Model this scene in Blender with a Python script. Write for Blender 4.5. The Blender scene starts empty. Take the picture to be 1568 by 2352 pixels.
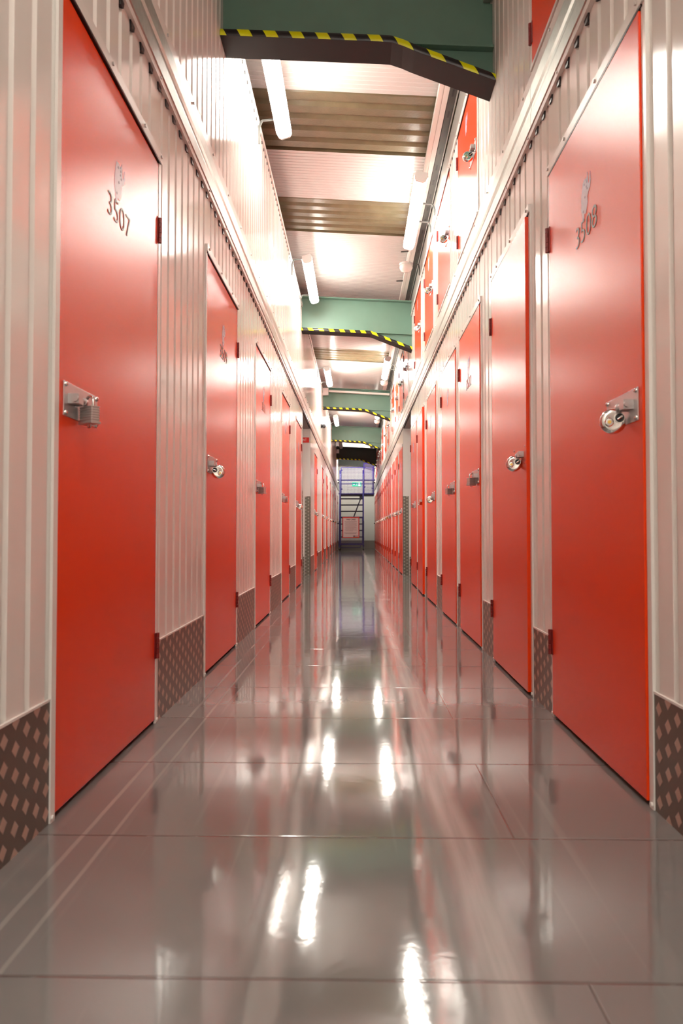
import bpy, math, random
from mathutils import Vector, Matrix, Euler
random.seed(7)
PI = math.pi
COL = bpy.context.scene.collection
SC = bpy.context.scene

# ------------------------------------------------------------------ dimensions
XL, XR = -0.7615, 0.775        # faces of the two corridor walls
CAMZ = 0.72
YBACK, YEND = -5.0, 31.0
P0, P1 = 10.25, 11.95          # side passage
BZ0, BZ1, BZ2 = 2.44, 2.65, 2.73   # galvanised band, white flashing
LTOP, RTOP = 3.90, 3.74
SL = 0.06                      # fall of the roof to the right
def ceil_z(x): return 4.11 - SL * x

# ------------------------------------------------------------------ materials
def new_mat(name):
    m = bpy.data.materials.new(name); m.use_nodes = True
    return m, m.node_tree.nodes, m.node_tree.links, m.node_tree.nodes['Principled BSDF']

def mat(name, col, rough=0.5, metal=0.0, spec=0.5, coat=0.0, bump=0.0, bscale=50.0, emit=None, estr=0.0,
        var=0.0, vscale=3.0, stretch=(1, 1, 1)):
    m, n, l, b = new_mat(name)
    b.inputs['Base Color'].default_value = (*col, 1)
    b.inputs['Roughness'].default_value = rough
    b.inputs['Metallic'].default_value = metal
    b.inputs['Specular IOR Level'].default_value = spec
    b.inputs['Coat Weight'].default_value = coat
    b.inputs['Coat Roughness'].default_value = 0.06
    if emit:
        b.inputs['Emission Color'].default_value = (*emit, 1)
        b.inputs['Emission Strength'].default_value = estr
    if bump or var:
        g = n.new('ShaderNodeNewGeometry')
        mp = n.new('ShaderNodeMapping'); mp.inputs['Scale'].default_value = stretch
        l.new(g.outputs['Position'], mp.inputs['Vector'])
    if bump:
        t = n.new('ShaderNodeTexNoise'); t.inputs['Scale'].default_value = bscale; t.inputs['Detail'].default_value = 3
        l.new(mp.outputs[0], t.inputs['Vector'])
        bp = n.new('ShaderNodeBump'); bp.inputs['Strength'].default_value = 1.0; bp.inputs['Distance'].default_value = bump
        l.new(t.outputs['Fac'], bp.inputs['Height']); l.new(bp.outputs[0], b.inputs['Normal'])
    if var:
        t2 = n.new('ShaderNodeTexNoise'); t2.inputs['Scale'].default_value = vscale; t2.inputs['Detail'].default_value = 5
        l.new(mp.outputs[0], t2.inputs['Vector'])
        r = n.new('ShaderNodeMapRange'); r.inputs[3].default_value = 1 - var; r.inputs[4].default_value = 1 + var
        l.new(t2.outputs['Fac'], r.inputs[0])
        mx = n.new('ShaderNodeVectorMath'); mx.operation = 'SCALE'; mx.inputs[0].default_value = col
        l.new(r.outputs[0], mx.inputs['Scale']); l.new(mx.outputs[0], b.inputs['Base Color'])
    return m

M = {}
M['white'] = mat('white_sheet', (0.86, 0.82, 0.78), rough=0.13, spec=0.6, bump=0.0016, bscale=5.0, stretch=(1, 1, 0.35))
M['white_trim'] = mat('white_trim', (0.86, 0.82, 0.78), rough=0.25)
M['red'] = mat('red_steel', (0.82, 0.046, 0.0008), rough=0.245, spec=0.34, bump=0.00025, bscale=420)
M['red_edge'] = mat('red_edge', (0.80, 0.03, 0.006), rough=0.35)
M['hinge'] = mat('maroon_hinge', (0.20, 0.010, 0.008), rough=0.45)
M['galv'] = mat('galvanised', (0.40, 0.41, 0.375), rough=0.42, metal=0.6, var=0.22, vscale=60, bump=0.0004, bscale=30)
M['steel'] = mat('satin_steel', (0.55, 0.52, 0.52), rough=0.42, metal=0.8)
M['chrome'] = mat('chrome', (0.75, 0.73, 0.71), rough=0.12, metal=1.0)
M['lamsteel'] = mat('laminated_steel', (0.58, 0.55, 0.53), rough=0.38, metal=0.6)
M['brass'] = mat('brass', (0.75, 0.50, 0.12), rough=0.3, metal=0.9)
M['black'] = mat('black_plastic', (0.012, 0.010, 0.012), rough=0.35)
M['rubber'] = mat('black_foam', (0.010, 0.007, 0.008), rough=0.6)
M['dark'] = mat('dark_void', (0.03, 0.026, 0.026), rough=0.9)
M['digit'] = mat('grey_digit', (0.13, 0.115, 0.085), rough=0.4)
M['lilac'] = mat('lilac_sticker', (0.50, 0.40, 0.50), rough=0.35, var=0.15, vscale=60)
M['lilac_dark'] = mat('lilac_print', (0.20, 0.13, 0.20), rough=0.4)
M['green'] = mat('green_paint', (0.140, 0.262, 0.205), rough=0.42, var=0.10, vscale=5, bump=0.0006, bscale=25)
M['green_shade'] = mat('shaded_green_paint', (0.035, 0.05, 0.04), rough=0.5)  # beam green darkened, so the fifth beam's shade is in the colour
M['lamp_body'] = mat('lamp_body', (0.7, 0.69, 0.67), rough=0.35)
M['diffuser_on'] = mat('diffuser_lit', (0.9, 0.9, 0.9), rough=0.3, emit=(1.0, 0.94, 0.84), estr=70.0)
M['diffuser_soft'] = mat('diffuser_lit_soft', (0.9, 0.9, 0.9), rough=0.3, emit=(1.0, 0.945, 0.87), estr=16.0)
M['diffuser_end'] = mat('diffuser_lit_end', (0.9, 0.9, 0.9), rough=0.3, emit=(1.0, 0.95, 0.87), estr=78.0)
M['diffuser_bright'] = mat('diffuser_lit_bright', (0.9, 0.9, 0.9), rough=0.3, emit=(1.0, 0.94, 0.84), estr=95.0)
M['diffuser_off'] = mat('diffuser_off', (0.55, 0.55, 0.55), rough=0.2)
M['tray'] = mat('tray_dark', (0.10, 0.10, 0.095), rough=0.45, metal=0.4)
M['tray_grey'] = mat('tray_grey', (0.50, 0.48, 0.45), rough=0.3, metal=0.5)
M['bulb'] = mat('opal_plastic', (0.82, 0.78, 0.74), rough=0.15)
M['blue'] = mat('blue_enamel', (0.014, 0.009, 0.15), rough=0.35)
M['navy'] = mat('navy_tread', (0.010, 0.007, 0.022), rough=0.5)
M['mesh'] = mat('mesh_wire', (0.16, 0.14, 0.28), rough=0.5)
M['sign_red'] = mat('sign_red', (0.75, 0.02, 0.012), rough=0.35)
M['sign_white'] = mat('sign_white', (0.93, 0.88, 0.86), rough=0.35)
M['print'] = mat('print_black', (0.02, 0.018, 0.02), rough=0.5)
M['print_grey'] = mat('print_grey', (0.42, 0.36, 0.38), rough=0.5)
M['orange'] = mat('orange', (0.85, 0.25, 0.02), rough=0.4)
M['exit_green'] = mat('exit_green', (0.0, 0.35, 0.18), rough=0.3, emit=(0.0, 0.75, 0.38), estr=0.9)
M['exit_white'] = mat('exit_white', (0.9, 0.9, 0.9), rough=0.3, emit=(0.8, 1.0, 0.9), estr=1.6)
M['ceil'] = mat('ceiling_sheet', (0.62, 0.585, 0.565), rough=0.22, spec=0.6, bump=0.001, bscale=4)
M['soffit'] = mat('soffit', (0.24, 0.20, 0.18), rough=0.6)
M['end'] = mat('end_panel', (0.80, 0.83, 0.77), rough=0.4)
M['endkick'] = mat('end_kick', (0.25, 0.24, 0.21), rough=0.4, metal=0.4)
M['gap'] = mat('seam', (0.12, 0.11, 0.10), rough=0.8)

# rooflight: brown, dirty, slightly glossy plastic
M['roof'] = mat('rooflight_brown', (0.165, 0.132, 0.078), rough=0.3, var=0.30, vscale=9, bump=0.0015, bscale=60)

# hazard stripes along x
def hazard():
    m, n, l, b = new_mat('hazard_stripes')
    g = n.new('ShaderNodeTexCoord')
    s = n.new('ShaderNodeSeparateXYZ'); l.new(g.outputs['Object'], s.inputs[0])
    a = n.new('ShaderNodeMath'); a.operation = 'MULTIPLY_ADD'; a.inputs[1].default_value = 0.55
    l.new(s.outputs['Z'], a.inputs[0]); l.new(s.outputs['X'], a.inputs[2])
    d = n.new('ShaderNodeMath'); d.operation = 'DIVIDE'; d.inputs[1].default_value = 0.1415; l.new(a.outputs[0], d.inputs[0])
    f = n.new('ShaderNodeMath'); f.operation = 'FRACT'; l.new(d.outputs[0], f.inputs[0])
    c = n.new('ShaderNodeMath'); c.operation = 'LESS_THAN'; c.inputs[1].default_value = 0.47; l.new(f.outputs[0], c.inputs[0])
    mx = n.new('ShaderNodeMix'); mx.data_type = 'RGBA'
    mx.inputs[6].default_value = (0.010, 0.009, 0.010, 1); mx.inputs[7].default_value = (0.80, 0.83, 0.0, 1)
    l.new(c.outputs[0], mx.inputs[0]); l.new(mx.outputs[2], b.inputs['Base Color'])
    b.inputs['Roughness'].default_value = 0.3
    return m
M['hazard'] = hazard()

# tread plate: raised diamonds on a staggered grid (object coords: y along wall, z up)
def tread(name, base, top, metal, ux, pu=0.107, pv=0.059):
    m, n, l, b = new_mat(name)
    g = n.new('ShaderNodeNewGeometry')
    s = n.new('ShaderNodeSeparateXYZ'); l.new(g.outputs['Position'], s.inputs[0])
    def mth(op, a, c=None):
        k = n.new('ShaderNodeMath'); k.operation = op
        for i, v in ((0, a), (1, c)):
            if v is None: continue
            if isinstance(v, (int, float)): k.inputs[i].default_value = v
            else: l.new(v, k.inputs[i])
        return k.outputs[0]
    u = mth('DIVIDE', s.outputs[ux], pu); v = mth('DIVIDE', s.outputs['Z'], pv)
    def dia(ou):
        fu = mth('ABSOLUTE', mth('SUBTRACT', mth('FRACT', mth('ADD', u, ou)), 0.5))
        fv = mth('ABSOLUTE', mth('SUBTRACT', mth('FRACT', mth('ADD', v, ou)), 0.5))
        return mth('ADD', mth('MULTIPLY', fu, 1.85), mth('MULTIPLY', fv, 1.0))
    dd = mth('MINIMUM', dia(0.0), dia(0.5))
    r = n.new('ShaderNodeMapRange'); r.interpolation_type = 'SMOOTHSTEP'
    r.inputs[1].default_value = 0.35; r.inputs[2].default_value = 0.28; r.inputs[3].default_value = 0; r.inputs[4].default_value = 1
    l.new(dd, r.inputs[0])
    mx = n.new('ShaderNodeMix'); mx.data_type = 'RGBA'
    mx.inputs[6].default_value = (*base, 1); mx.inputs[7].default_value = (*top, 1)
    l.new(r.outputs[0], mx.inputs[0]); l.new(mx.outputs[2], b.inputs['Base Color'])
    bp = n.new('ShaderNodeBump'); bp.inputs['Distance'].default_value = 0.0018
    l.new(r.outputs[0], bp.inputs['Height']); l.new(bp.outputs[0], b.inputs['Normal'])
    b.inputs['Metallic'].default_value = metal; b.inputs['Roughness'].default_value = 0.33
    return m
M['tread'] = tread('kick_plate', (0.120, 0.088, 0.070), (0.50, 0.33, 0.26), 0.15, 'Y')
M['tread_al'] = tread('corner_plate', (0.20, 0.185, 0.155), (0.46, 0.43, 0.37), 0.75, 'X', 0.088, 0.055)

# painted floor: boards, seams, tape residue, scuffs
def floor_mat():
    m, n, l, b = new_mat('painted_floor')
    g = n.new('ShaderNodeNewGeometry')
    s = n.new('ShaderNodeSeparateXYZ'); l.new(g.outputs['Position'], s.inputs[0])
    def mth(op, a, c=None, d=None):
        k = n.new('ShaderNodeMath'); k.operation = op
        for i, v in ((0, a), (1, c), (2, d)):
            if v is None: continue
            if isinstance(v, (int, float)): k.inputs[i].default_value = v
            else: l.new(v, k.inputs[i])
        return k.outputs[0]
    def noise(scale, stretch, detail=3):
        mp = n.new('ShaderNodeMapping'); mp.inputs['Scale'].default_value = stretch
        l.new(g.outputs['Position'], mp.inputs['Vector'])
        t = n.new('ShaderNodeTexNoise'); t.inputs['Scale'].default_value = scale; t.inputs['Detail'].default_value = detail
        l.new(mp.outputs[0], t.inputs['Vector']); return t.outputs['Fac']
    X, Y = s.outputs['X'], s.outputs['Y']
    def band(v, c, w, soft):       # 1 near c
        d = mth('ABSOLUTE', mth('SUBTRACT', v, c))
        r = n.new('ShaderNodeMapRange'); r.inputs[1].default_value = w + soft; r.inputs[2].default_value = w
        r.inputs[3].default_value = 0; r.inputs[4].default_value = 1; l.new(d, r.inputs[0]); return r.outputs[0]
    P = 0.542
    rowf = mth('DIVIDE', mth('SUBTRACT', Y, 1.18 - 20 * P), P)
    fr = mth('FRACT', rowf); row = mth('FLOOR', rowf)
    seam = mth('MAXIMUM', band(fr, 0.0, 0.004, 0.005), band(fr, 1.0, 0.004, 0.005))
    odd = mth('MODULO', row, 2.0)
    wob = mth('MULTIPLY', noise(3, (1, 1, 1)), 0.01)
    s1 = mth('MULTIPLY', band(X, 0.370, 0.0015, 0.0015), odd)
    seams = mth('MAXIMUM', seam, s1)
    t1 = band(mth('ADD', X, wob), -0.643, 0.004, 0.003)
    t2 = band(mth('ADD', X, wob), -0.575, 0.003, 0.003)
    tape = mth('MULTIPLY', mth('MAXIMUM', t1, t2), mth('ADD', mth('MULTIPLY', noise(6, (1, 0.3, 1)), 0.9), 0.1))
    wob2 = mth('MULTIPLY', mth('SUBTRACT', noise(0.7, (1, 1, 1)), 0.5), 0.16)
    sc1 = band(mth('ADD', X, wob2), 0.245, 0.015, 0.035)
    scn = noise(40, (1, 0.04, 1), 4)
    scuff = mth('MULTIPLY', sc1, scn)
    scr = n.new('ShaderNodeMapRange'); scr.inputs[1].default_value = 0.63; scr.inputs[2].default_value = 0.75
    l.new(noise(26, (1, 0.03, 1), 2), scr.inputs[0])
    light = mth('ADD', mth('MULTIPLY', tape, 0.55), mth('ADD', mth('MULTIPLY', scuff, 0.75), mth('MULTIPLY', scr.outputs[0], 0.10)))
    mx = n.new('ShaderNodeMix'); mx.data_type = 'RGBA'; mx.clamp_factor = True
    mx.inputs[6].default_value = (0.163, 0.155, 0.150, 1); mx.inputs[7].default_value = (0.46, 0.42, 0.40, 1)
    l.new(light, mx.inputs[0])
    mx2 = n.new('ShaderNodeMix'); mx2.data_type = 'RGBA'; mx2.inputs[7].default_value = (0.09, 0.07, 0.065, 1)
    l.new(mth('MULTIPLY', seams, 0.65), mx2.inputs[0]); l.new(mx.outputs[2], mx2.inputs[6])
    # dull spots
    sp = n.new('ShaderNodeMapRange'); sp.inputs[1].default_value = 0.70; sp.inputs[2].default_value = 0.78
    l.new(noise(5, (1, 1, 1), 2), sp.inputs[0])
    mx3 = n.new('ShaderNodeMix'); mx3.data_type = 'RGBA'; mx3.inputs[7].default_value = (0.10, 0.10, 0.12, 1)
    l.new(mth('MULTIPLY', sp.outputs[0], 0.5), mx3.inputs[0]); l.new(mx2.outputs[2], mx3.inputs[6])
    l.new(mx3.outputs[2], b.inputs['Base Color'])
    ro = mth('ADD', mth('MULTIPLY', light, 0.25), mth('ADD', mth('MULTIPLY', noise(4, (1, 1, 1)), 0.05), 0.045))
    l.new(ro, b.inputs['Roughness'])
    b.inputs['Specular IOR Level'].default_value = 0.75
    h1 = mth('MULTIPLY', noise(7, (1, 0.6, 1), 2), 0.55); h2 = noise(55, (1, 1, 1), 2)
    tilt = mth('MULTIPLY', mth('ABSOLUTE', mth('SUBTRACT', fr, 0.5)), -0.35)   # boards cupped a little at their joints
    hh = mth('ADD', mth('ADD', h1, mth('MULTIPLY', h2, 0.10)), mth('ADD', mth('MULTIPLY', seams, -0.8), tilt))
    bp = n.new('ShaderNodeBump'); bp.inputs['Distance'].default_value = 0.0009; l.new(hh, bp.inputs['Height'])
    l.new(bp.outputs[0], b.inputs['Normal'])
    return m
M['floor'] = floor_mat()

# ------------------------------------------------------------------ mesh helpers
class MB:
    def __init__(s): s.v = []; s.f = []; s.mi = []
    def add(s, vs, fs, mi=0):
        o = len(s.v); s.v += [tuple(p) for p in vs]; s.f += [tuple(i + o for i in f) for f in fs]; s.mi += [mi] * len(fs)
    def box(s, x0, x1, y0, y1, z0, z1, mi=0):
        if x0 > x1: x0, x1 = x1, x0
        if y0 > y1: y0, y1 = y1, y0
        if z0 > z1: z0, z1 = z1, z0
        vs = [(x, y, z) for x in (x0, x1) for y in (y0, y1) for z in (z0, z1)]
        s.add(vs, [(0, 1, 3, 2), (4, 6, 7, 5), (0, 4, 5, 1), (2, 3, 7, 6), (0, 2, 6, 4), (1, 5, 7, 3)], mi)
    def quad(s, a, b, c, d, mi=0): s.add([a, b, c, d], [(0, 1, 2, 3)], mi)
    def cyl(s, p, q, r, seg=12, mi=0, r2=None):
        p, q = Vector(p), Vector(q); d = (q - p).normalized()
        a = Vector((0, 0, 1)) if abs(d.z) < 0.9 else Vector((1, 0, 0))
        u = d.cross(a).normalized(); w = d.cross(u); r2 = r if r2 is None else r2
        vs = []
        for k in range(seg):
            t = 2 * PI * k / seg; e = u * math.cos(t) + w * math.sin(t)
            vs += [p + e * r, q + e * r2]
        fs = [(2 * k, 2 * k + 1, (2 * k + 3) % (2 * seg), (2 * k + 2) % (2 * seg)) for k in range(seg)]
        fs += [tuple(2 * k for k in range(seg)), tuple(2 * k + 1 for k in reversed(range(seg)))]
        s.add(vs, fs, mi)
    def bar(s, p, q, w, h=None, mi=0):
        h = h or w; p, q = Vector(p), Vector(q); d = (q - p).normalized()
        a = Vector((0, 0, 1)) if abs(d.z) < 0.9 else Vector((0, 1, 0))
        u = d.cross(a).normalized() * w / 2; k = d.cross(u.normalized()).normalized() * h / 2
        vs = [c + a1 * u + a2 * k for c in (p, q) for a1, a2 in ((-1, -1), (1, -1), (1, 1), (-1, 1))]
        s.add(vs, [(0, 1, 2, 3), (7, 6, 5, 4), (0, 4, 5, 1), (1, 5, 6, 2), (2, 6, 7, 3), (3, 7, 4, 0)], mi)
    def lathe(s, c, axis, prof, seg=24, mi=0):      # prof: [(r, h)] along axis from c
        c, d = Vector(c), Vector(axis).normalized()
        a = Vector((0, 0, 1)) if abs(d.z) < 0.9 else Vector((1, 0, 0))
        u = d.cross(a).normalized(); w = d.cross(u); vs = []
        for r, h in prof:
            for k in range(seg):
                t = 2 * PI * k / seg; vs.append(c + d * h + (u * math.cos(t) + w * math.sin(t)) * max(r, 1e-5))
        fs = []
        for j in range(len(prof) - 1):
            for k in range(seg):
                k2 = (k + 1) % seg
                fs.append((j * seg + k, j * seg + k2, (j + 1) * seg + k2, (j + 1) * seg + k))
        s.add(vs, fs, mi)
    def tube(s, pts, r, seg=10, mi=0):
        pts = [Vector(p) for p in pts]; vs = []
        for i, p in enumerate(pts):
            d = (pts[min(i + 1, len(pts) - 1)] - pts[max(i - 1, 0)]).normalized()
            a = Vector((0, 1, 0)) if abs(d.y) < 0.9 else Vector((1, 0, 0))
            u = d.cross(a).normalized(); w = d.cross(u)
            for k in range(seg):
                t = 2 * PI * k / seg; vs.append(p + (u * math.cos(t) + w * math.sin(t)) * r)
        fs = []
        for j in range(len(pts) - 1):
            for k in range(seg):
                k2 = (k + 1) % seg; fs.append((j * seg + k, j * seg + k2, (j + 1) * seg + k2, (j + 1) * seg + k))
        fs += [tuple(range(seg)), tuple((len(pts) - 1) * seg + k for k in reversed(range(seg)))]
        s.add(vs, fs, mi)
    def prism(s, poly, axis, a0, a1, mi=0):         # poly in the other two axes, extruded along axis
        n = len(poly); vs = []
        for a in (a0, a1):
            for p in poly:
                vs.append({'x': (a, p[0], p[1]), 'y': (p[0], a, p[1]), 'z': (p[0], p[1], a)}[axis])
        fs = [(i, (i + 1) % n, n + (i + 1) % n, n + i) for i in range(n)]
        fs += [tuple(range(n)), tuple(reversed(range(n, 2 * n)))]
        s.add(vs, fs, mi)
    def build(s, name, mats, parent=None, smooth=False, bevel=0.0, loc=None, recalc=True):
        me = bpy.data.meshes.new(name); me.from_pydata(s.v, [], s.f)
        if not isinstance(mats, (list, tuple)): mats = [mats]
        for m in mats: me.materials.append(M[m] if isinstance(m, str) else m)
        me.polygons.foreach_set('material_index', s.mi)
        if recalc:
            import bmesh
            bm = bmesh.new(); bm.from_mesh(me); bmesh.ops.recalc_face_normals(bm, faces=bm.faces); bm.to_mesh(me); bm.free()
        if smooth:
            me.polygons.foreach_set('use_smooth', [True] * len(me.polygons))
            me.set_sharp_from_angle(angle=math.radians(40))
        me.update()
        o = bpy.data.objects.new(name, me); COL.objects.link(o)
        if parent: o.parent = parent
        if loc is not None: o.location = loc
        if bevel:
            b = o.modifiers.new('bevel', 'BEVEL'); b.width = bevel; b.segments = 2; b.limit_method = 'ANGLE'
        return o

def tag(o, label=None, cat=None, group=None, kind=None):
    if label: o['label'] = label
    if cat: o['category'] = cat
    if group: o['group'] = group
    if kind: o['kind'] = kind
    return o
def empty(name, loc, label, cat, group=None, rot=(0, 0, 0)):
    o = bpy.data.objects.new(name, None); COL.objects.link(o); o.location = loc; o.rotation_euler = rot
    o.empty_display_size = 0.1
    return tag(o, label, cat, group)
def struct(name, mb, mats, **k): return tag(mb.build(name, mats, **k), kind='structure')
def text(name, s, size, m, mtx, parent, extrude=0.0006, offset=0.0, spacing=1.0, sx=1.0):
    cu = bpy.data.curves.new(name, 'FONT'); cu.body = s; cu.size = size; cu.extrude = extrude
    cu.align_x = 'CENTER'; cu.align_y = 'CENTER'; cu.offset = offset; cu.space_character = spacing
    t = bpy.data.objects.new(name + '_curve', cu); COL.objects.link(t)
    bpy.context.view_layer.update()
    me = bpy.data.meshes.new_from_object(t.evaluated_get(bpy.context.evaluated_depsgraph_get()))
    bpy.data.objects.remove(t)
    me.transform(mtx @ Matrix.Diagonal((sx, 1, 1, 1))); me.name = name
    me.materials.clear(); me.materials.append(M[m])
    o = bpy.data.objects.new(name, me); COL.objects.link(o); o.parent = parent
    return o
def basis(u, v, nn, o):
    m = Matrix((Vector(u), Vector(v), Vector(nn))).transposed().to_4x4(); m.translation = Vector(o); return m
def copy_tree(o, parent=None):
    c = o.copy(); COL.objects.link(c)
    if parent: c.parent = parent
    for ch in list(o.children): copy_tree(ch, c)
    return c

# ------------------------------------------------------------------ door schedule (near, far)
LD = [(1.806, 2.72), (3.61, 4.547), (5.40, 6.32), (7.31, 8.14), (9.03, 9.90),
      (13.0, 13.9), (15.8, 16.6), (18.06, 18.9), (20.5, 21.25), (22.6, 23.4), (24.8, 25.8), (28.6, 29.45)]
RD = [(1.923, 2.846), (3.20, 4.06), (4.45, 5.325), (5.555, 6.45), (6.95, 7.80), (8.12, 9.00), (9.19, 10.05),
      (11.99, 12.87), (13.3, 14.1), (14.45, 15.3), (15.84, 16.7), (16.9, 17.75), (18.15, 19.0), (19.3, 20.1),
      (20.55, 21.4), (21.85, 22.75), (23.1, 23.95), (24.25, 25.1), (25.45, 26.3), (26.6, 27.45), (27.8, 28.6), (28.95, 29.8)]
UD = [(2.22, 3.13), (4.55, 5.42), (5.88, 6.76), (7.18, 8.06), (8.55, 9.45), (10.75, 11.6), (11.9, 12.85), (13.2, 14.05),
      (14.5, 15.4), (16.65, 17.45), (18.3, 19.2), (20.5, 21.4), (22.0, 22.9), (23.4, 24.3), (24.8, 25.7), (26.2, 27.1), (27.6, 28.5)]
DTOP = 2.135
KICK = 0.30
UZ0, UZ1 = 2.745, 3.70

# ------------------------------------------------------------------ corrugated sheet
PITCH, GT, GB, GD = 0.112, 0.032, 0.014, 0.008
def corr(mb, X, s, y0, y1, z0, z1, mi=0, phase=None):
    """vertical sheet; s=+1 faces +x. Narrow trapezoid grooves pressed away from the corridor."""
    pts = [(y0, 0.0)]
    ph = y0 + 0.055 if phase is None else phase
    k = math.ceil((y0 + 0.02 - ph) / PITCH); g = ph + k * PITCH
    while g + GT / 2 < y1 - 0.004:
        if g - GT / 2 > y0 + 0.004:
            pts += [(g - GT / 2, 0), (g - GB / 2, GD), (g + GB / 2, GD), (g + GT / 2, 0)]
        g += PITCH
    pts.append((y1, 0.0))
    vs = []
    for y, d in pts: vs += [(X - s * d, y, z0), (X - s * d, y, z1)]
    fs = []
    for i in range(len(pts) - 1):
        f = (2 * i, 2 * i + 2, 2 * i + 3, 2 * i + 1)
        fs.append(f if s > 0 else tuple(reversed(f)))
    mb.add(vs, fs, mi)

def lower_wall(name, X, s, doors):
    mb = MB()
    cuts = sorted(doors + [(P0, P1)])
    y = YBACK
    for a, b in cuts:
        if a - y > 0.03: corr(mb, X, s, y, a, 0.0, BZ0 + 0.005)
        if (a, b) != (P0, P1): corr(mb, X, s, a, b, DTOP + 0.02, BZ0 + 0.005, phase=2.389)
        y = b
    corr(mb, X, s, y, YEND, 0.0, BZ0 + 0.005)
    # dark core behind the sheets
    for a, b in ((YBACK, P0 - 0.036), (P1 + 0.036, YEND)):
        mb.box(X - s * 0.034, X - s * 0.09, a, b - 0.0, 0.0, BZ1, 1)
    mb.box(X - s * 0.034, X - s * 0.09, P0, P1, BZ0, BZ1, 1)
    return mb

# left wall, lower and upper in one sheet wall
mb = lower_wall('wall_left', XL, 1, LD)
corr(mb, XL, 1, YBACK, YEND, BZ1, LTOP, phase=2.389)
mb.box(XL - 0.034, XL - 0.09, YBACK, YEND, BZ1, LTOP - 0.002, 1)
struct('wall_left', mb, ['white', 'dark'], recalc=False)
mb = lower_wall('wall_right', XR, -1, RD)
y = YBACK
for a, b in UD:
    corr(mb, XR, -1, y, a, BZ1, RTOP); corr(mb, XR, -1, a, b, BZ1, UZ0 - 0.004); corr(mb, XR, -1, a, b, UZ1 + 0.004, RTOP); y = b
corr(mb, XR, -1, y, YEND, BZ1, RTOP)
mb.box(XR + 0.034, XR + 0.09, YBACK, YEND, BZ1, RTOP - 0.002, 1)
struct('wall_right', mb, ['white', 'dark'], recalc=False)

# galvanised mezzanine edge + flashing, with black teeth over the grooves, and screws
def band(name, X, s, seam0):
    mb = MB()
    # lower white angle, galvanised channel with a shallow crease, upper white flashing
    mb.box(X, X + s * 0.016, YBACK, YEND, BZ0, BZ0 + 0.024, 0)
    pr = [(0.012, BZ0 + 0.024), (0.020, BZ0 + 0.03), (0.020, 2.53), (0.015, 2.545), (0.015, 2.565), (0.020, 2.58), (0.020, BZ1 - 0.006), (0.010, BZ1)]
    vs = []; n = len(pr)
    segs = [YBACK]; q = seam0
    while q > YBACK: q -= 3.65
    q += 3.65
    while q < YEND - 0.1: segs.append(q); q += 3.65
    segs.append(YEND)
    for a, b in zip(segs[:-1], segs[1:]):
        mb.prism([(X + s * d, z) for d, z in pr] + [(X - s * 0.0, BZ1), (X - s * 0.0, BZ0 + 0.024)], 'y', a + 0.002, b - 0.002, 1)
    mb.box(X, X + s * 0.006, YBACK, YEND, BZ1 + 0.004, BZ2, 0)
    mb.box(X, X + s * 0.014, YBACK, YEND, BZ1 - 0.001, BZ1 + 0.010, 2)  # shadow line above the channel, put in as a black strip
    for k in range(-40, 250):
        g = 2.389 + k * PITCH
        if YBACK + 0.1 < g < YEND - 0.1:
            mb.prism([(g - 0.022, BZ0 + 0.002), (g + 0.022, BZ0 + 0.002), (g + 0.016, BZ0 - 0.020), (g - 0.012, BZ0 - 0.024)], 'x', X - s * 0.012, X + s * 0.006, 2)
    yy = 0.4
    while yy < YEND - 0.5:
        mb.cyl((X + s * 0.016, yy, BZ0 + 0.012), (X + s * 0.021, yy, BZ0 + 0.012), 0.005, 6, 3)
        mb.cyl((X + s * 0.006, yy + 0.13, BZ2 - 0.022), (X + s * 0.012, yy + 0.13, BZ2 - 0.022), 0.006, 6, 3)
        yy += 0.46
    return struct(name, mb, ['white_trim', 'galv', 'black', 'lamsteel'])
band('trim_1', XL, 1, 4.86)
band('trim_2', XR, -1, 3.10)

# wall cappings
mb = MB(); mb.box(XL - 0.10, XL + 0.012, YBACK, YEND, LTOP - 0.03, LTOP + 0.012, 0)
for k in range(-40, 250):
    g = 2.389 + k * PITCH
    if YBACK + 0.1 < g < YEND - 0.1: mb.box(XL - 0.012, XL + 0.004, g - 0.012, g + 0.012, LTOP - 0.043, LTOP - 0.03, 1)
struct('trim_3', mb, ['white_trim', 'black'])
mb = MB(); mb.box(XR + 0.10, XR - 0.012, YBACK, YEND, RTOP - 0.02, RTOP + 0.022, 0)
for k in range(-40, 250):
    g = 2.389 + k * PITCH
    if YBACK + 0.1 < g < YEND - 0.1: mb.box(XR + 0.012, XR - 0.004, g - 0.012, g + 0.012, RTOP - 0.033, RTOP - 0.02, 1)
mb.box(XR + 0.10, XR - 0.004, YBACK, YEND, RTOP + 0.022, 3.98, 2)
struct('trim_4', mb, ['white_trim', 'black', 'tray_grey'])

# kick plates
def kick(name, X, s, doors):
    mb = MB(); y = YBACK
    for a, b in sorted(doors + [(P0, P1)]):
        if a - y > 0.06: mb.box(X, X + s * 0.004, y + 0.022, a - 0.022, 0.0, KICK, 0); mb.box(X, X + s * 0.006, y + 0.022, a - 0.022, KICK, KICK + 0.006, 1)
        y = b
    mb.box(X, X + s * 0.004, y + 0.022, YEND, 0.0, KICK, 0)
    return struct(name, mb, ['tread', 'white_trim'])
kick('baseboard_left', XL, 1, LD)
kick('baseboard_right', XR, -1, RD)

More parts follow.
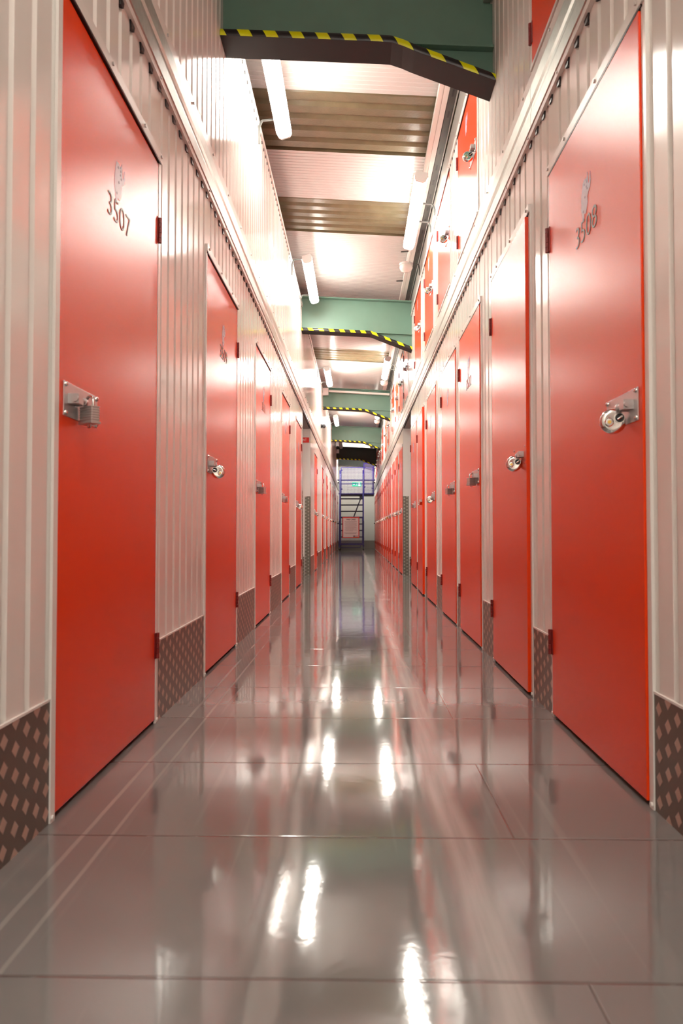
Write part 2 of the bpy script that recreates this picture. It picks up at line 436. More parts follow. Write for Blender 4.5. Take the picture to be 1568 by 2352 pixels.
# side passage: returns, soffit, corner plates
def passage(nm, X, s, tn):
    mb = MB(); D = 3.2
    # far return faces -y
    n = int(D / PITCH); x = X
    mb.box(X, X - s * D, P1, P1 + 0.035, 0, BZ0, 0)
    for k in range(1, n):
        xx = X - s * (0.10 + k * PITCH); mb.box(xx - 0.012, xx + 0.012, P1 - 0.006, P1, 0, BZ0, 0)
    mb.box(X, X - s * D, P0 - 0.035, P0, 0, BZ0, 0)
    mb.box(X - s * D, X - s * (D + 0.05), P0, P1, 0, BZ0, 0)
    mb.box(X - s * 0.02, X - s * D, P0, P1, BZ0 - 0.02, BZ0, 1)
    mb.box(X - s * 0.10, X - s * D, P1 - 0.010, P1 - 0.006, 0, KICK, 2)
    struct(nm, mb, ['white', 'soffit', 'tread_al'])
    mb = MB()
    mb.box(X + s * 0.005, X - s * 0.090, P1 - 0.008, P1 - 0.001, 0, 1.30, 0)
    mb.box(X + s * 0.001, X + s * 0.005, P1 - 0.008, P1 + 0.03, 0, 1.30, 0)
    mb.box(X + s * 0.001, X + s * 0.005, P0 - 0.10, P0 + 0.004, 0, 1.30, 0)
    mb.box(X + s * 0.005, X - s * 0.090, P0 + 0.001, P0 + 0.006, 0, 1.30, 0)
    struct(tn, mb, ['tread_al'])
passage('wall_left_passage', XL, 1, 'trim_5')
passage('wall_right_passage', XR, -1, 'trim_6')

# floor
mb = MB(); mb.quad((XL - 3.4, YBACK, 0), (XR + 3.4, YBACK, 0), (XR + 3.4, YEND, 0), (XL - 3.4, YEND, 0))
struct('floor', mb, ['floor'])

# ceiling: fine ribbed sheet, with deeper ribbed brown rooflights
RL = [(5.50, 6.40), (7.32, 8.16), (13.40, 14.35), (19.55, 20.45)]
mb = MB()
def strip(pts, mi):
    vs = []
    for yy, dz in pts:
        for xx in (-3.6, 1.6): vs.append((xx, yy, ceil_z(xx) + dz))
    mb.add(vs, [(2 * i, 2 * i + 2, 2 * i + 3, 2 * i + 1) for i in range(len(pts) - 1)], mi)
def fine(a, b):
    pts = []; yy = a
    while yy < b - 0.02:
        pts += [(yy, 0), (yy + 0.034, 0), (yy + 0.039, 0.004), (yy + 0.047, 0.004)]; yy += 0.052
    pts.append((b, 0)); return pts
y = YBACK
for a, b in RL:
    strip(fine(y, a), 0)
    w = (b - a) / 5; pts = [(a, 0), (a, 0.035)]
    for k in range(5):
        q = a + k * w; pts += [(q + 0.01, 0.035), (q + 0.04, 0.01), (q + w - 0.045, 0.01), (q + w - 0.02, 0.035)]
    pts += [(b, 0.035), (b, 0)]
    strip(pts, 1); y = b
strip(fine(y, YEND), 0)
struct('ceiling', mb, ['ceil', 'roof'])

# end walls, and closing of the roof void
mb = MB()
mb.box(XL - 0.1, XR + 0.1, YEND, YEND + 0.05, 0, 4.3, 0)
for k in range(0, 14):
    xx = XL + 0.06 + k * PITCH; mb.box(xx - 0.010, xx + 0.010, YEND - 0.006, YEND, 0.35, 3.7, 0)
mb.box(XL, XR, YEND - 0.012, YEND, 0, 0.33, 1)
struct('wall_end', mb, ['end', 'endkick'])
mb = MB(); mb.box(XL - 3.4, XR + 3.4, YBACK - 0.05, YBACK, 0, 4.4, 0); struct('wall_back', mb, ['white_trim'])
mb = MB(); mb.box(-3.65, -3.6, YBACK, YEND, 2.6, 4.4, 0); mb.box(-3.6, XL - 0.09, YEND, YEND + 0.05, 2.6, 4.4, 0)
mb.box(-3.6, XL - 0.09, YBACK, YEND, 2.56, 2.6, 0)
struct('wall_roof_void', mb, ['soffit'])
mb = MB(); mb.box(XR + 0.10, XR + 0.12, YBACK, YEND, 3.7, 4.2, 0); struct('trim_7', mb, ['white_trim'])

# ------------------------------------------------------------------ doors
EMB = [(0.20, 1.00), (0.14, 0.82), (0.10, 0.78), (-0.10, 0.86), (-0.26, 0.80), (-0.34, 0.55), (-0.40, 0.25), (-0.44, -0.10),
       (-0.42, -0.45), (-0.34, -0.72), (-0.30, -1.0), (-0.18, -0.97), (-0.14, -0.78), (0.02, -0.84), (0.10, -0.68), (0.20, -0.40),
       (0.18, -0.15), (0.26, 0.02), (0.44, 0.16), (0.50, 0.45), (0.46, 0.86), (0.40, 0.60), (0.34, 0.36), (0.27, 0.45), (0.29, 0.80)]
EMB = [(x, y) for x, y in EMB if (x, y) != (0.29, 0.80)]
def make_door(s, X, y0, y1, z0, z1, proud, label, group, number, upper=False, lean=0.0, hz=None, marks=True):
    root = empty('storage_unit_door', (X, y0, z0), label, 'door', group)
    H = z1 - z0; Wd = y1 - y0
    g = 0.007
    # leaf: folded steel pan, with a returned edge on the lock side
    mb = MB(); mb.box(0, 0.026 + proud, g, Wd - g, 0.014, H - 0.010)
    leaf = mb.build('door_panel', 'red', root, bevel=0.002)
    leaf.data.transform(Matrix.Translation((-0.026, 0, 0)))
    if lean:      # stands a little open: turns about its hinge side
        leaf.data.transform(Matrix.Translation((0, Wd, 0)) @ Matrix.Rotation(lean, 4, 'Z') @ Matrix.Translation((0, -Wd, 0)))
    # white frame posts + head angle with screws
    mb = MB(); f = 0.006
    if upper:
        mb.box(0, f, -0.02, g - 0.003, 0, H); mb.box(0, f, Wd - g + 0.003, Wd + 0.02, 0, H)
        mb.box(0, 0.012, 0, Wd, -0.012, 0.004)
    else:
        mb.box(0, 0.008, -0.022, g - 0.003, 0, H + 0.01); mb.box(0, 0.008, Wd - g + 0.003, Wd + 0.022, 0, H + 0.01)
        mb.cyl((0.008, -0.012, 0.012), (0.013, -0.012, 0.012), 0.006, 8); mb.cyl((0.008, Wd + 0.012, 0.012), (0.013, Wd + 0.012, 0.012), 0.006, 8)
    mb.build('door_frame', 'white_trim', root)
    mb = MB()
    mb.box(0, 0.014, -0.02, Wd + 0.02, H, H + 0.035, 0); mb.box(0.002, 0.013, -0.005, Wd + 0.005, H - 0.006, H, 1)
    for q in (0.02, 0.36, 0.70, Wd): mb.cyl((0.014, q, H + 0.02), (0.020, q, H + 0.02), 0.006, 6, 2)
    mb.build('head_trim', ['white_trim', 'black', 'lamsteel'], root)
    hs = hz or ((0.29, 1.87) if not upper else (2.90 - z0, 3.50 - z0))
    for h in hs:
        mb = MB()
        for k in range(5): mb.cyl((proud + 0.006, Wd + 0.001, h - 0.048 + k * 0.0195), (proud + 0.006, Wd + 0.001, h - 0.048 + k * 0.0195 + 0.018), 0.0075, 10)
        mb.box(0, proud + 0.003, Wd - 0.02, Wd + 0.006, h - 0.048, h + 0.048)
        mb.build('hinge', 'hinge', root)
    # bolt plate
    pz = (1.065 if not upper else 3.20) - z0
    px = proud
    mb = MB(); mb.box(px, px + 0.003, 0.032, 0.272, pz - 0.045, pz + 0.045)
    plate = mb.build('bolt_plate', 'steel', root, bevel=0.001)
    mb = MB()
    for yy in (0.042, 0.262):
        for zz in (pz - 0.037, pz + 0.037):
            mb.lathe((px + 0.003, yy, zz), (1, 0, 0), [(0.0075, 0), (0.007, 0.003), (0.004, 0.006), (0, 0.007)], 10)
    mb.build('rivets', 'chrome', plate, smooth=True)
    mb = MB(); by = pz + 0.003
    mb.cyl((px + 0.022, 0.055, by), (px + 0.022, 0.120, by), 0.0085, 14)
    mb.box(px + 0.003, px + 0.031, 0.060, 0.092, by - 0.013, by + 0.013)
    mb.box(px + 0.003, px + 0.024, 0.102, 0.108, by - 0.014, by + 0.014)
    mb.cyl((px + 0.022, 0.112, by), (px + 0.022, 0.124, by), 0.011, 14)
    mb.build('slide_bolt', 'steel', plate, smooth=True)
    cy, cz, czn = Wd / 2, (1.832 if not upper else 3.56) - z0, (1.722 if not upper else 3.43) - z0
    if marks:
        mb = MB(); k = 0.070; ka = 0.105
        pts = [(px + 0.0008, cy + s * a * ka, cz + b * k) for a, b in EMB]
        n = len(pts); mb.add(pts + [(px + 0.0001, p[1], p[2]) for p in pts], [tuple(range(n))] + [(i, (i + 1) % n, n + (i + 1) % n, n + i) for i in range(n)])
        for a, b, r in ((-0.12, 0.62, 0.05), (0.12, 0.60, 0.045), (0.08, 0.40, 0.04), (0.16, 0.26, 0.045), (-0.05, -0.02, 0.05), (-0.22, -0.62, 0.05), (0.06, 0.72, 0.03)):
            mb.cyl((px + 0.0006, cy + s * a * ka, cz + b * k), (px + 0.0014, cy + s * a * ka, cz + b * k), r * k * 1.3, 6, 1)
        mb.build('emblem', ['lilac', 'lilac_dark'], root)
        if number:
            # local frame is mirrored for the right wall, so text is laid out in that frame's own reading direction
            u = (0, 1, 0) if s > 0 else (0, -1, 0)
            nn = (1, 0, 0)
            text('unit_number', number, 0.106, 'digit', basis(u, (0, 0, 1), nn, (px + 0.0012, cy, czn)), root, offset=-0.0018, sx=1.08)
    if s < 0:     # reflect every part of this door's geometry into the right wall (real mesh data, not a negative scale)
        def mir(o):
            if o.type == 'MESH':
                o.data.transform(Matrix.Diagonal((-1, 1, 1, 1))); o.data.flip_normals()
            for c in o.children: mir(c)
        for c in root.children: mir(c)
    return root

ORD = ['nearest', 'second', 'third', 'fourth', 'fifth', 'sixth', 'seventh', 'eighth', 'ninth', 'tenth', 'eleventh', 'twelfth', 'thirteenth',
       'fourteenth', 'fifteenth', 'sixteenth', 'seventeenth', 'eighteenth', 'nineteenth', 'twentieth']
NUM = {('L', 0): '3507', ('L', 1): '3509', ('R', 0): '3508', ('R', 1): '3510', ('L', 2): '3511', ('R', 2): '3512'}
KIND = {'L': 'P D P S D D D D D K B K'.split(),
        'R': 'D D P P D S S D D S P B D D D S D D D D K K'.split(),
        'U': 'D D D D D P D P D D D P D D D D D'.split()}
LOCKN = {'D': 'round steel disc padlock', 'P': 'rectangular steel padlock', 'S': 'small steel padlock', 'K': 'dark padlock', 'B': 'brass padlock'}

# ------------------------------------------------------------------ padlock masters (front faces -y, wall towards +x)
def disc_lock():
    r = empty('padlock', (0, -50, 0), 'x', 'padlock')
    mb = MB(); mb.lathe((0, 0.012, 0), (0, -1, 0), [(0, 0), (0.024, 0), (0.033, 0.004), (0.0355, 0.010), (0.0355, 0.015), (0.032, 0.021), (0.026, 0.0235), (0.022, 0.0230), (0, 0.0230)], 36)
    mb.build('lock_body', 'chrome', r, smooth=True)
    mb = MB(); mb.lathe((-0.013, -0.010, -0.004), (0, -1, 0), [(0.0125, 0), (0.0125, 0.005), (0.010, 0.0075), (0.0055, 0.0078), (0, 0.0078)], 20)
    k = mb.build('key_boss', 'chrome', r, smooth=True)
    mb = MB(); mb.cyl((-0.013, -0.0176, -0.004), (-0.013, -0.0190, -0.004), 0.005, 14); mb.build('key_cylinder', 'brass', k)
    mb = MB(); mb.cyl((0.016, -0.0100, 0.008), (0.016, -0.0118, 0.008), 0.0125, 20, 0)
    mb.lathe((0.016, -0.010, 0.008), (0, -1, 0), [(0.0145, 0), (0.0145, 0.0035), (0.0125, 0.0035), (0.0125, 0.0)], 24, 1)
    mb.cyl((0.010, -0.0119, 0.004), (0.023, -0.0125, 0.013), 0.0035, 10, 1)
    mb.build('shackle', ['black', 'chrome'], r, smooth=True)
    return r
def rect_lock(w, h, t, body, name='x'):
    r = empty('padlock', (0, -50, 0), 'x', 'padlock')
    mb = MB(); n = 6
    mb.box(-w / 2, w / 2, -t / 2, t / 2, -h - 0.004, -0.006)
    for k in range(n):
        z = -0.006 - k * (h - 0.004) / n; mb.box(-w / 2 - 0.0012, w / 2 + 0.0012, -t / 2 - 0.0012, t / 2 + 0.0012, z - (h - 0.004) / n * 0.72, z)
    mb.box(-w / 2 - 0.003, w / 2 + 0.003, -t / 2 - 0.0025, t / 2 + 0.0025, -h - 0.010, -h - 0.003)
    mb.build('lock_body', body, r, bevel=0.0015)
    R = w * 0.32; z0 = 0.004
    pts = [(-R, 0, -0.018)] + [(R * math.cos(a), 0, z0 + R * math.sin(a)) for a in [PI - PI * i / 10 for i in range(11)]] + [(R, 0, -0.018)]
    mb = MB(); mb.tube(pts, 0.0038, 10); mb.build('shackle', 'chrome', r, smooth=True)
    mb = MB(); mb.tube([(-0.007, 0, -h - 0.008), (-0.006, 0, -h - 0.018), (0.006, 0, -h - 0.018), (0.007, 0, -h - 0.008)], 0.0018, 6)
    mb.build('key', 'steel', r, smooth=True)
    return r
MASTER = {'D': disc_lock(), 'P': rect_lock(0.054, 0.044, 0.024, 'lamsteel'), 'S': rect_lock(0.034, 0.034, 0.016, 'chrome'),
          'K': rect_lock(0.040, 0.036, 0.020, 'black'), 'B': rect_lock(0.042, 0.036, 0.020, 'brass')}
USED = set()
def put_lock(kind, s, X, y0, proud, zc, label, group):
    m = MASTER[kind]
    r = m if kind not in USED else copy_tree(m); USED.add(kind)
    off = proud + 0.022
    if kind == 'D': loc = (X + s * (off + 0.018), y0 + 0.118, zc - 0.032); rz = s * 0.10; ry = 0
    else: loc = (X + s * (off + 0.012), y0 + 0.128, zc + 0.002); rz = s * -0.62; ry = 0
    r.location = loc; r.rotation_euler = (0, ry, rz + (PI if False else 0))
    if kind == 'D' and s > 0:   # left wall: notch must face the wall (-x) while the key still faces the viewer
        r.rotation_euler = (0, 1.25 + PI * 0.0, rz)
        r.rotation_euler = (0, -(PI - 2 * math.atan2(8, 16)), rz)
    r['label'] = label; r['group'] = group
    return r

sideword = {'L': 'left', 'R': 'right'}
for i, (a, b) in enumerate(LD):
    near = i < 5
    where = f"{ORD[i]} red door on the left wall" if near else f"{'first' if i == 5 else ORD[i - 5]} left red door beyond the side opening"
    n = NUM.get(('L', i)); lk = LOCKN[KIND['L'][i]]
    lab = where + (f", numbered {n}" if n and i < 2 else '') + f", with {'a ' + lk}"
    make_door(1, XL, a, b, 0, DTOP, 0.006, lab, 'red unit doors along the left wall', n, marks=i < 9)
    put_lock(KIND['L'][i], 1, XL, a, 0.006, 1.061, f"{lk} on the {where}", 'padlocks along the left wall')
for i, (a, b) in enumerate(RD):
    near = i < 7
    where = f"{ORD[i]} lower red door on the right" if near else f"{'first' if i == 7 else ORD[i - 7]} lower right red door beyond the opening"
    n = NUM.get(('R', i)); lk = LOCKN[KIND['R'][i]]
    lab = where + (f", numbered {n}" if n and i < 2 else '') + f", with a {lk}"
    make_door(-1, XR, a, b, 0, DTOP, 0.014, lab, 'red lower unit doors along the right wall', n, marks=i < 12,
              lean={1: 0.010, 3: 0.0, 5: 0.022}.get(i, 0.0))
    put_lock(KIND['R'][i], -1, XR, a, 0.014, 1.061, f"{lk} on the {where}", 'padlocks along the lower right wall')
for i, (a, b) in enumerate(UD):
    where = f"{ORD[i]} upper red door on the right wall"; lk = LOCKN[KIND['U'][i]]
    make_door(-1, XR, a, b, UZ0, UZ1, 0.006, where + (' above the galvanised band' if i else ', before the first beam, cut by the frame'), 'red upper doors on the right wall', None, upper=True, marks=i < 9)
    if i: put_lock(KIND['U'][i], -1, XR, a, 0.006, 3.196, f"{lk} on the {where}", 'padlocks on the upper doors')

# ------------------------------------------------------------------ roof beams
def beam(yf, dz, label, paint='green', hazard=True, x0=XL, x1=XR):
    zb = lambda x: 3.505 + dz - SL * (x - XL) * 0.9      # straight lower flange line
    zt = lambda x: 3.955 + dz - SL * (x - XL) * 0.9
    root = empty('roof_beam', (0, yf, 0), label, 'beam', 'green roof beams across the corridor')
    K = 0.19
    def lowz(x): return zb(x) - (0.0 if x < K else 0.022 * min(1, (x - K) / 0.12) * 0 + 0.335 * (x - K) * min(1.0, 0.55 + (x - K) * 4))
    xs = [x0 + (x1 - x0) * i / 24 for i in range(25)]
    web = MB()
    poly = [(x, lowz(x)) for x in xs] + [(x, zt(x)) for x in reversed(xs)]
    web.prism(poly, 'y', 0.080, 0.092)
    web.build('web', paint, root)
    m2 = MB(); m2.prism([(x0, zb(x0)), (x1, zb(x1)), (x1, zb(x1) + 0.012), (x0, zb(x0) + 0.012)], 'y', 0.035, 0.08)
    m2.build('haunch_plate', paint, root)
    fl = MB(); fl.prism([(x, lowz(x) - 0.012) for x in xs] + [(x, lowz(x)) for x in reversed(xs)], 'y', 0.0, 0.17); fl.build('lower_flange', paint, root)
    ft = MB(); ft.prism([(x, zt(x)) for x in xs] + [(x, zt(x) + 0.014) for x in reversed(xs)], 'y', 0.0, 0.17); ft.build('upper_flange', paint, root)
    if hazard:
        # rubber edge guard: rounded striped lip in front, plain black underside
        prof = [(0.004, 0.018), (-0.008, 0.014), (-0.014, 0.002), (-0.016, -0.014), (-0.012, -0.026)]
        mb = MB(); vs = []
        for x in xs:
            for yy, zz in prof: vs.append((x, yy, lowz(x) + zz))
        n = len(prof)
        mb.add(vs, [(i * n + j, i * n + j + 1, (i + 1) * n + j + 1, (i + 1) * n + j) for i in range(len(xs) - 1) for j in range(n - 1)])
        o = mb.build('hazard_strip', 'hazard', root, smooth=True)
        mb = MB(); mb.prism([(x, lowz(x) - 0.028) for x in xs] + [(x, lowz(x) - 0.012) for x in reversed(xs)], 'y', -0.012, 0.182)
        mb.build('edge_guard', 'rubber', root)
    return root
BY = [(3.97, 0.018), (9.97, 0.035), (16.45, 0.05), (22.25, 0.03), (27.45, -0.01)]
bl = ['nearest green roof beam with yellow and black striped edge, cut by the frame top',
      'second green roof beam from the camera with striped yellow and black edge',
      'third green roof beam, crossed by a white conduit bar, striped lower edge',
      'fourth green roof beam from the camera with striped yellow and black edge',
      'fifth roof beam, near black in shade, striped edge, above the blue steps']
for k, ((yy, dz), lb) in enumerate(zip(BY, bl)):
    r = beam(yy, dz, lb, 'green' if k < 4 else 'green_shade')
    if k == 0:
        mb = MB(); mb.box(XR - 0.055, XR - 0.003, 0.0, 0.07, 3.72, 3.76); mb.box(XR - 0.02, XR - 0.014, 0.0, 0.07, 3.72, 3.9)
        mb.build('fixing_bracket', 'galv', r)
beam(30.70, 0.06, 'dark green gable beam at the far end wall, behind the fifth beam', 'green_shade', False)

# ------------------------------------------------------------------ lamps
def lamp(x, y0, length, z, side, lit, label, group, far=False):
    root = empty('strip_light', (x, y0 + length / 2, z), label, 'light', group)
    L = length / 2
    mb = MB(); mb.prism([(-0.058, 0.0), (0.058, 0.0), (0.050, 0.034), (-0.050, 0.034)], 'y', -L, L); mb.build('housing', 'lamp_body', root, bevel=0.004)
    mb = MB(); mb.prism([(-0.060, 0.0), (-0.052, -0.040), (-0.032, -0.058), (0.032, -0.058), (0.052, -0.040), (0.060, 0.0)], 'y', -L + 0.015, L - 0.015)
    mb.build('diffuser', ('diffuser_bright' if far else 'diffuser_on') if lit else 'diffuser_off', root, smooth=True)
    for e in (-1, 1):
        mb = MB(); mb.prism([(-0.061, 0.004), (-0.053, -0.042), (-0.033, -0.060), (0.033, -0.060), (0.053, -0.042), (0.061, 0.004)], 'y', e * L, e * (L - 0.018))
        mb.build('end_cap', 'lamp_body', root)
    for c in root.children: c.data.transform(Matrix.Rotation(side * 0.30, 4, 'Y'))
    return root
def arms(root, x, y0, length, z, X, ys):
    s = 1 if X < 0 else -1
    inv = Matrix.Translation(-root.location)
    for yy in ys:
        p = [(x - s * 0.04, yy, z + 0.03), (X + s * 0.040, yy, z + 0.02), (X + s * 0.0185, yy, z - 0.03), (X + s * 0.0185, yy, z - (0.16 if s > 0 else 0.085))]
        mb = MB()
        for a, b in zip(p[:-1], p[1:]): mb.bar(inv @ Vector(a), inv @ Vector(b), 0.016, 0.010)
        mb.build('bracket', 'tray', root)
ZL = 3.85
LL = [(4.05, 1.52, True), (8.17, 1.50, True), (13.75, 1.55, True), (19.5, 1.55, True), (25.3, 1.5, False)]
nm = ['nearest lit strip light on the left, half hidden by the first green beam', 'second lit strip light on the left, just before the second beam',
      'third lit strip light on the left, just before the third beam', 'fourth lit strip light on the left, just before the fourth beam',
      'unlit dark strip light on the left, before the fifth beam']
for (y0, ln, lit), lb in zip(LL, nm):
    r = lamp(-0.565, y0, ln, ZL, -1, lit, lb, 'strip lights along the left side', y0 > 12); arms(r, -0.565, y0, ln, ZL, XL, (y0 + 0.12, y0 + ln - 0.12))
LR = [(6.28, 1.55, True), (13.0, 1.6, True), (18.25, 1.5, True), (25.3, 1.5, False)]
nm = ['nearest lit strip light on the right, between the first and second beams', 'second lit strip light on the right, between the second and third beams',
      'third strip light on the right, between the third and fourth beams', 'unlit dark strip light on the right, before the fifth beam']
for (y0, ln, lit), lb in zip(LR, nm):
    r = lamp(0.575, y0, ln, ZL, 1, lit, lb, 'strip lights along the right side', y0 > 12); arms(r, 0.575, y0, ln, ZL, XR, (y0 + 0.62, y0 + 1.02))
# lamps the photo shows only by their light: over the viewer, and beyond the last beam
for x, y0, sd, lb in ((-0.565, -2.9, -1, 'lit strip light on the left, behind the viewer'), (0.575, -1.1, 1, 'lit strip light on the right, behind the viewer'), (0.575, -4.7, 1, 'lit strip light on the right, before the back wall'),
                      (-0.565, 27.75, -1, 'lit strip light on the left beyond the fifth beam, above the blue steps'), (0.575, 27.75, 1, 'lit strip light on the right beyond the fifth beam, above the blue steps')):
    r = lamp(x, y0, 1.5, ZL, sd, True, lb, 'strip lights along the left side' if x < 0 else 'strip lights along the right side')
    arms(r, x, y0, 1.5, ZL, XL if x < 0 else XR, (y0 + 0.2, y0 + 1.3))
    if y0 > 20:
        for c in r.children:
            if c.name.startswith('diffuser'): c.data.materials[0] = M['diffuser_end']
r_ = random
for s_, X_, lb in ((1, XL, 'lit strip light inside the left side opening'), (-1, XR, 'lit strip light inside the right side opening')):
    r = lamp(X_ - s_ * 1.4, 10.35, 1.5, 2.40, 0, True, lb, 'strip lights in the side openings')
    for c in r.children:
        if c.name.startswith('diffuser'): c.data.materials[0] = M['diffuser_soft']
# round opal emergency lights on the right
for k, (yy, lb) in enumerate(((8.55, 'small unlit opal emergency light on the right, before the second beam'),
                              (15.3, 'small unlit opal emergency light on the right, before the third beam'),
                              (20.7, 'small unlit opal emergency light on the right, before the fourth beam'))):
    r = empty('emergency_light', (0.595, yy, 3.88), lb, 'light', 'opal emergency lights on the right')
    mb = MB(); mb.lathe((0, 0, 0), (0, 0, -1), [(0, -0.01), (0.070, -0.01), (0.078, 0.0), (0.078, 0.025), (0.062, 0.055), (0.03, 0.072), (0, 0.076)], 20); mb.build('opal_cover', 'bulb', r, smooth=True)
    mb = MB(); mb.lathe((0, 0, 0.008), (0, 0, 1), [(0, 0), (0.082, 0), (0.082, 0.022), (0.05, 0.03), (0, 0.03)], 20); mb.build('base', 'lamp_body', r, smooth=True)
    mb = MB(); mb.bar((0.05, 0, 0.02), (XR - 0.60 - 0.03, 0.0, 0.02), 0.014, 0.010); mb.bar((XR - 0.625, 0, 0.02), (XR - 0.6165, 0, -0.02), 0.014, 0.010); mb.bar((XR - 0.6165, 0, -0.02), (XR - 0.6165, 0, -0.11), 0.014, 0.010)
    mb.build('bracket', 'tray', r)
    mb = MB(); mb.cyl((0.02, -0.08, 0.03), (0.02, -0.62, 0.03), 0.010, 8); mb.build('conduit', 'white_trim', r)

# trunking + tray at the eaves on the right
r = empty('cable_trunking', (0, 0, 0), 'long white cable trunking with short hooks at the right edge of the ceiling', 'trunking')
mb = MB(); mb.box(0.615, 0.650, YBACK, YEND, 4.0, 4.045); mb.box(0.654, 0.695, YBACK, YEND, 4.0, 4.045); mb.box(0.65, 0.654, YBACK, YEND, 4.006, 4.045)
mb.build('trunking_body', 'white_trim', r)
for yy in (8.45, 9.45, 12.6, 15.6):
    mb = MB(); mb.bar((0.62, yy, 4.02), (0.53, yy, 4.015), 0.022, 0.012); mb.build('hook', 'tray', r)
r = empty('cable_tray', (0, 0, 0), 'long dark cable tray between the white trunking and the top of the right wall', 'cable tray')
mb = MB(); mb.box(0.700, 0.760, YBACK, YEND, 4.016, 4.022, 0); mb.box(0.700, 0.703, YBACK, YEND, 4.0, 4.016, 0); mb.box(0.757, 0.762, YBACK, YEND, 3.985, 4.022, 1)
for k in range(90):
    yy = 4.2 + k * 0.28; mb.box(0.722, 0.738, yy, yy + 0.09, 4.0155, 4.0162, 2)
mb.build('tray_body', ['tray', 'tray_grey', 'black'], r)

# conduit across beam three, boxes
r = empty('conduit_bar', (0, 16.36, 3.86), 'white conduit bar crossing the face of the third beam', 'conduit')
mb = MB(); mb.prism([(XL + 0.137, 0.030), (XR - 0.02, -0.055), (XR - 0.02, -0.012), (XL + 0.137, 0.073)], 'y', -0.03, 0.02); mb.build('conduit_body', 'white_trim', r, bevel=0.003)
mb = MB(); mb.box(XR - 0.03, XR - 0.002, -0.02, 0.02, -0.05, -0.02); mb.build('end_clip', 'tray', r)
def jbox(loc, w, h, label):
    r = empty('junction_box', loc, label, 'junction box')
    mb = MB(); mb.box(-w / 2, w / 2, 0, 0.06, -h / 2, h / 2); mb.build('box_body', 'lamp_body', r, bevel=0.006)
    mb = MB(); mb.box(-w / 2 + 0.004, w / 2 - 0.004, -0.012, 0.001, -h / 2 + 0.004, h / 2 - 0.004); mb.build('lid', 'sign_white', r, bevel=0.004)
    return r
jbox((XL + 0.0655, 16.34, 3.90), 0.13, 0.17, 'white junction box at the left end of the conduit on the third beam')
jbox((XL + 0.056, 27.38, 3.76), 0.11, 0.15, 'pale junction box at the left end of the dark fifth beam')

# CCTV camera on the left wall
r = empty('security_camera', (XL, 15.5, 2.99), 'black security camera mounted on the upper left wall between beams', 'camera')
mb = MB(); mb.lathe((0, 0, 0), (1, 0, 0), [(0, 0), (0.05, 0), (0.05, 0.012), (0.035, 0.022), (0.03, 0.04), (0, 0.04)], 20); mb.build('mount', 'black', r, smooth=True)
mb = MB(); mb.lathe((0.062, 0, -0.05), (0, 0, 1), [(0, 0), (0.025, 0.005), (0.042, 0.022), (0.047, 0.045), (0.042, 0.07), (0.025, 0.088), (0, 0.094)], 20); mb.build('housing', 'black', r, smooth=True)
mb = MB(); mb.cyl((0.066, -0.038, -0.02), (0.068, -0.052, -0.026), 0.018, 14); mb.build('lens', 'chrome', r)

# alarm beacon far right
r = empty('alarm_beacon', (XR - 0.004, 23.15, 3.30), 'small red and white alarm beacon high on the far right wall', 'alarm')
mb = MB(); mb.lathe((-0.035, 0, -0.10), (0, 0, 1), [(0, 0), (0.045, 0), (0.045, 0.05), (0, 0.05)], 14); mb.box(-0.03, 0, -0.03, 0.03, -0.11, -0.04); mb.build('base', 'bulb', r, smooth=True)
mb = MB(); mb.lathe((-0.035, 0, -0.05), (0, 0, 1), [(0.032, 0), (0.032, 0.03), (0.02, 0.05), (0, 0.055)], 14); mb.build('lens', 'sign_red', r, smooth=True)

# red sign in the left opening
r = empty('fire_point_sign', (XL - 0.165, P1 - 0.013, 2.235), 'red sign with white letters on the far side of the left opening', 'sign')
mb = MB(); mb.box(-0.145, 0.145, -0.002, 0.003, -0.042, 0.042); mb.build('sign_plate', 'sign_red', r, bevel=0.001)
text('lettering', 'FIRE POINT', 0.058, 'sign_white', basis((1, 0, 0), (0, 0, 1), (0, -1, 0), (0.0, -0.0026, -0.001)), r, sx=0.70)

# exit sign on the end wall
r = empty('exit_sign', (0.02, YEND - 0.03, 2.735), 'green running man exit sign high on the far end wall, behind the mesh guard', 'sign')
mb = MB(); mb.box(-0.19, 0.19, 0, 0.02, -0.085, 0.085); mb.build('sign_plate', 'exit_green', r)
mb = MB()
mb.prism([(-0.165, 0.0), (-0.12, 0.045), (-0.12, 0.016), (-0.075, 0.016), (-0.075, -0.016), (-0.12, -0.016), (-0.12, -0.045)], 'y', -0.003, 0.0)
mb.build('arrow', 'exit_white', r)
mb = MB()
mb.cyl((0.012, 0, 0.052), (0.012, -0.003, 0.052), 0.014, 10)
for a, b in (((0.01, 0.036), (-0.006, -0.008)), ((0.006, 0.03), (-0.03, 0.016)), ((0.008, 0.03), (0.034, 0.006)), ((-0.006, -0.006), (0.022, -0.03)), ((0.022, -0.03), (0.02, -0.062)), ((-0.006, -0.006), (-0.02, -0.034)), ((-0.02, -0.034), (-0.046, -0.04))):
    mb.bar((a[0], -0.0015, a[1]), (b[0], -0.0015, b[1]), 0.004, 0.013)
mb.build('running_figure', 'exit_white', r)
mb = MB(); mb.box(0.07, 0.15, -0.003, 0, -0.065, 0.065); mb.build('doorway_symbol', 'exit_white', r)

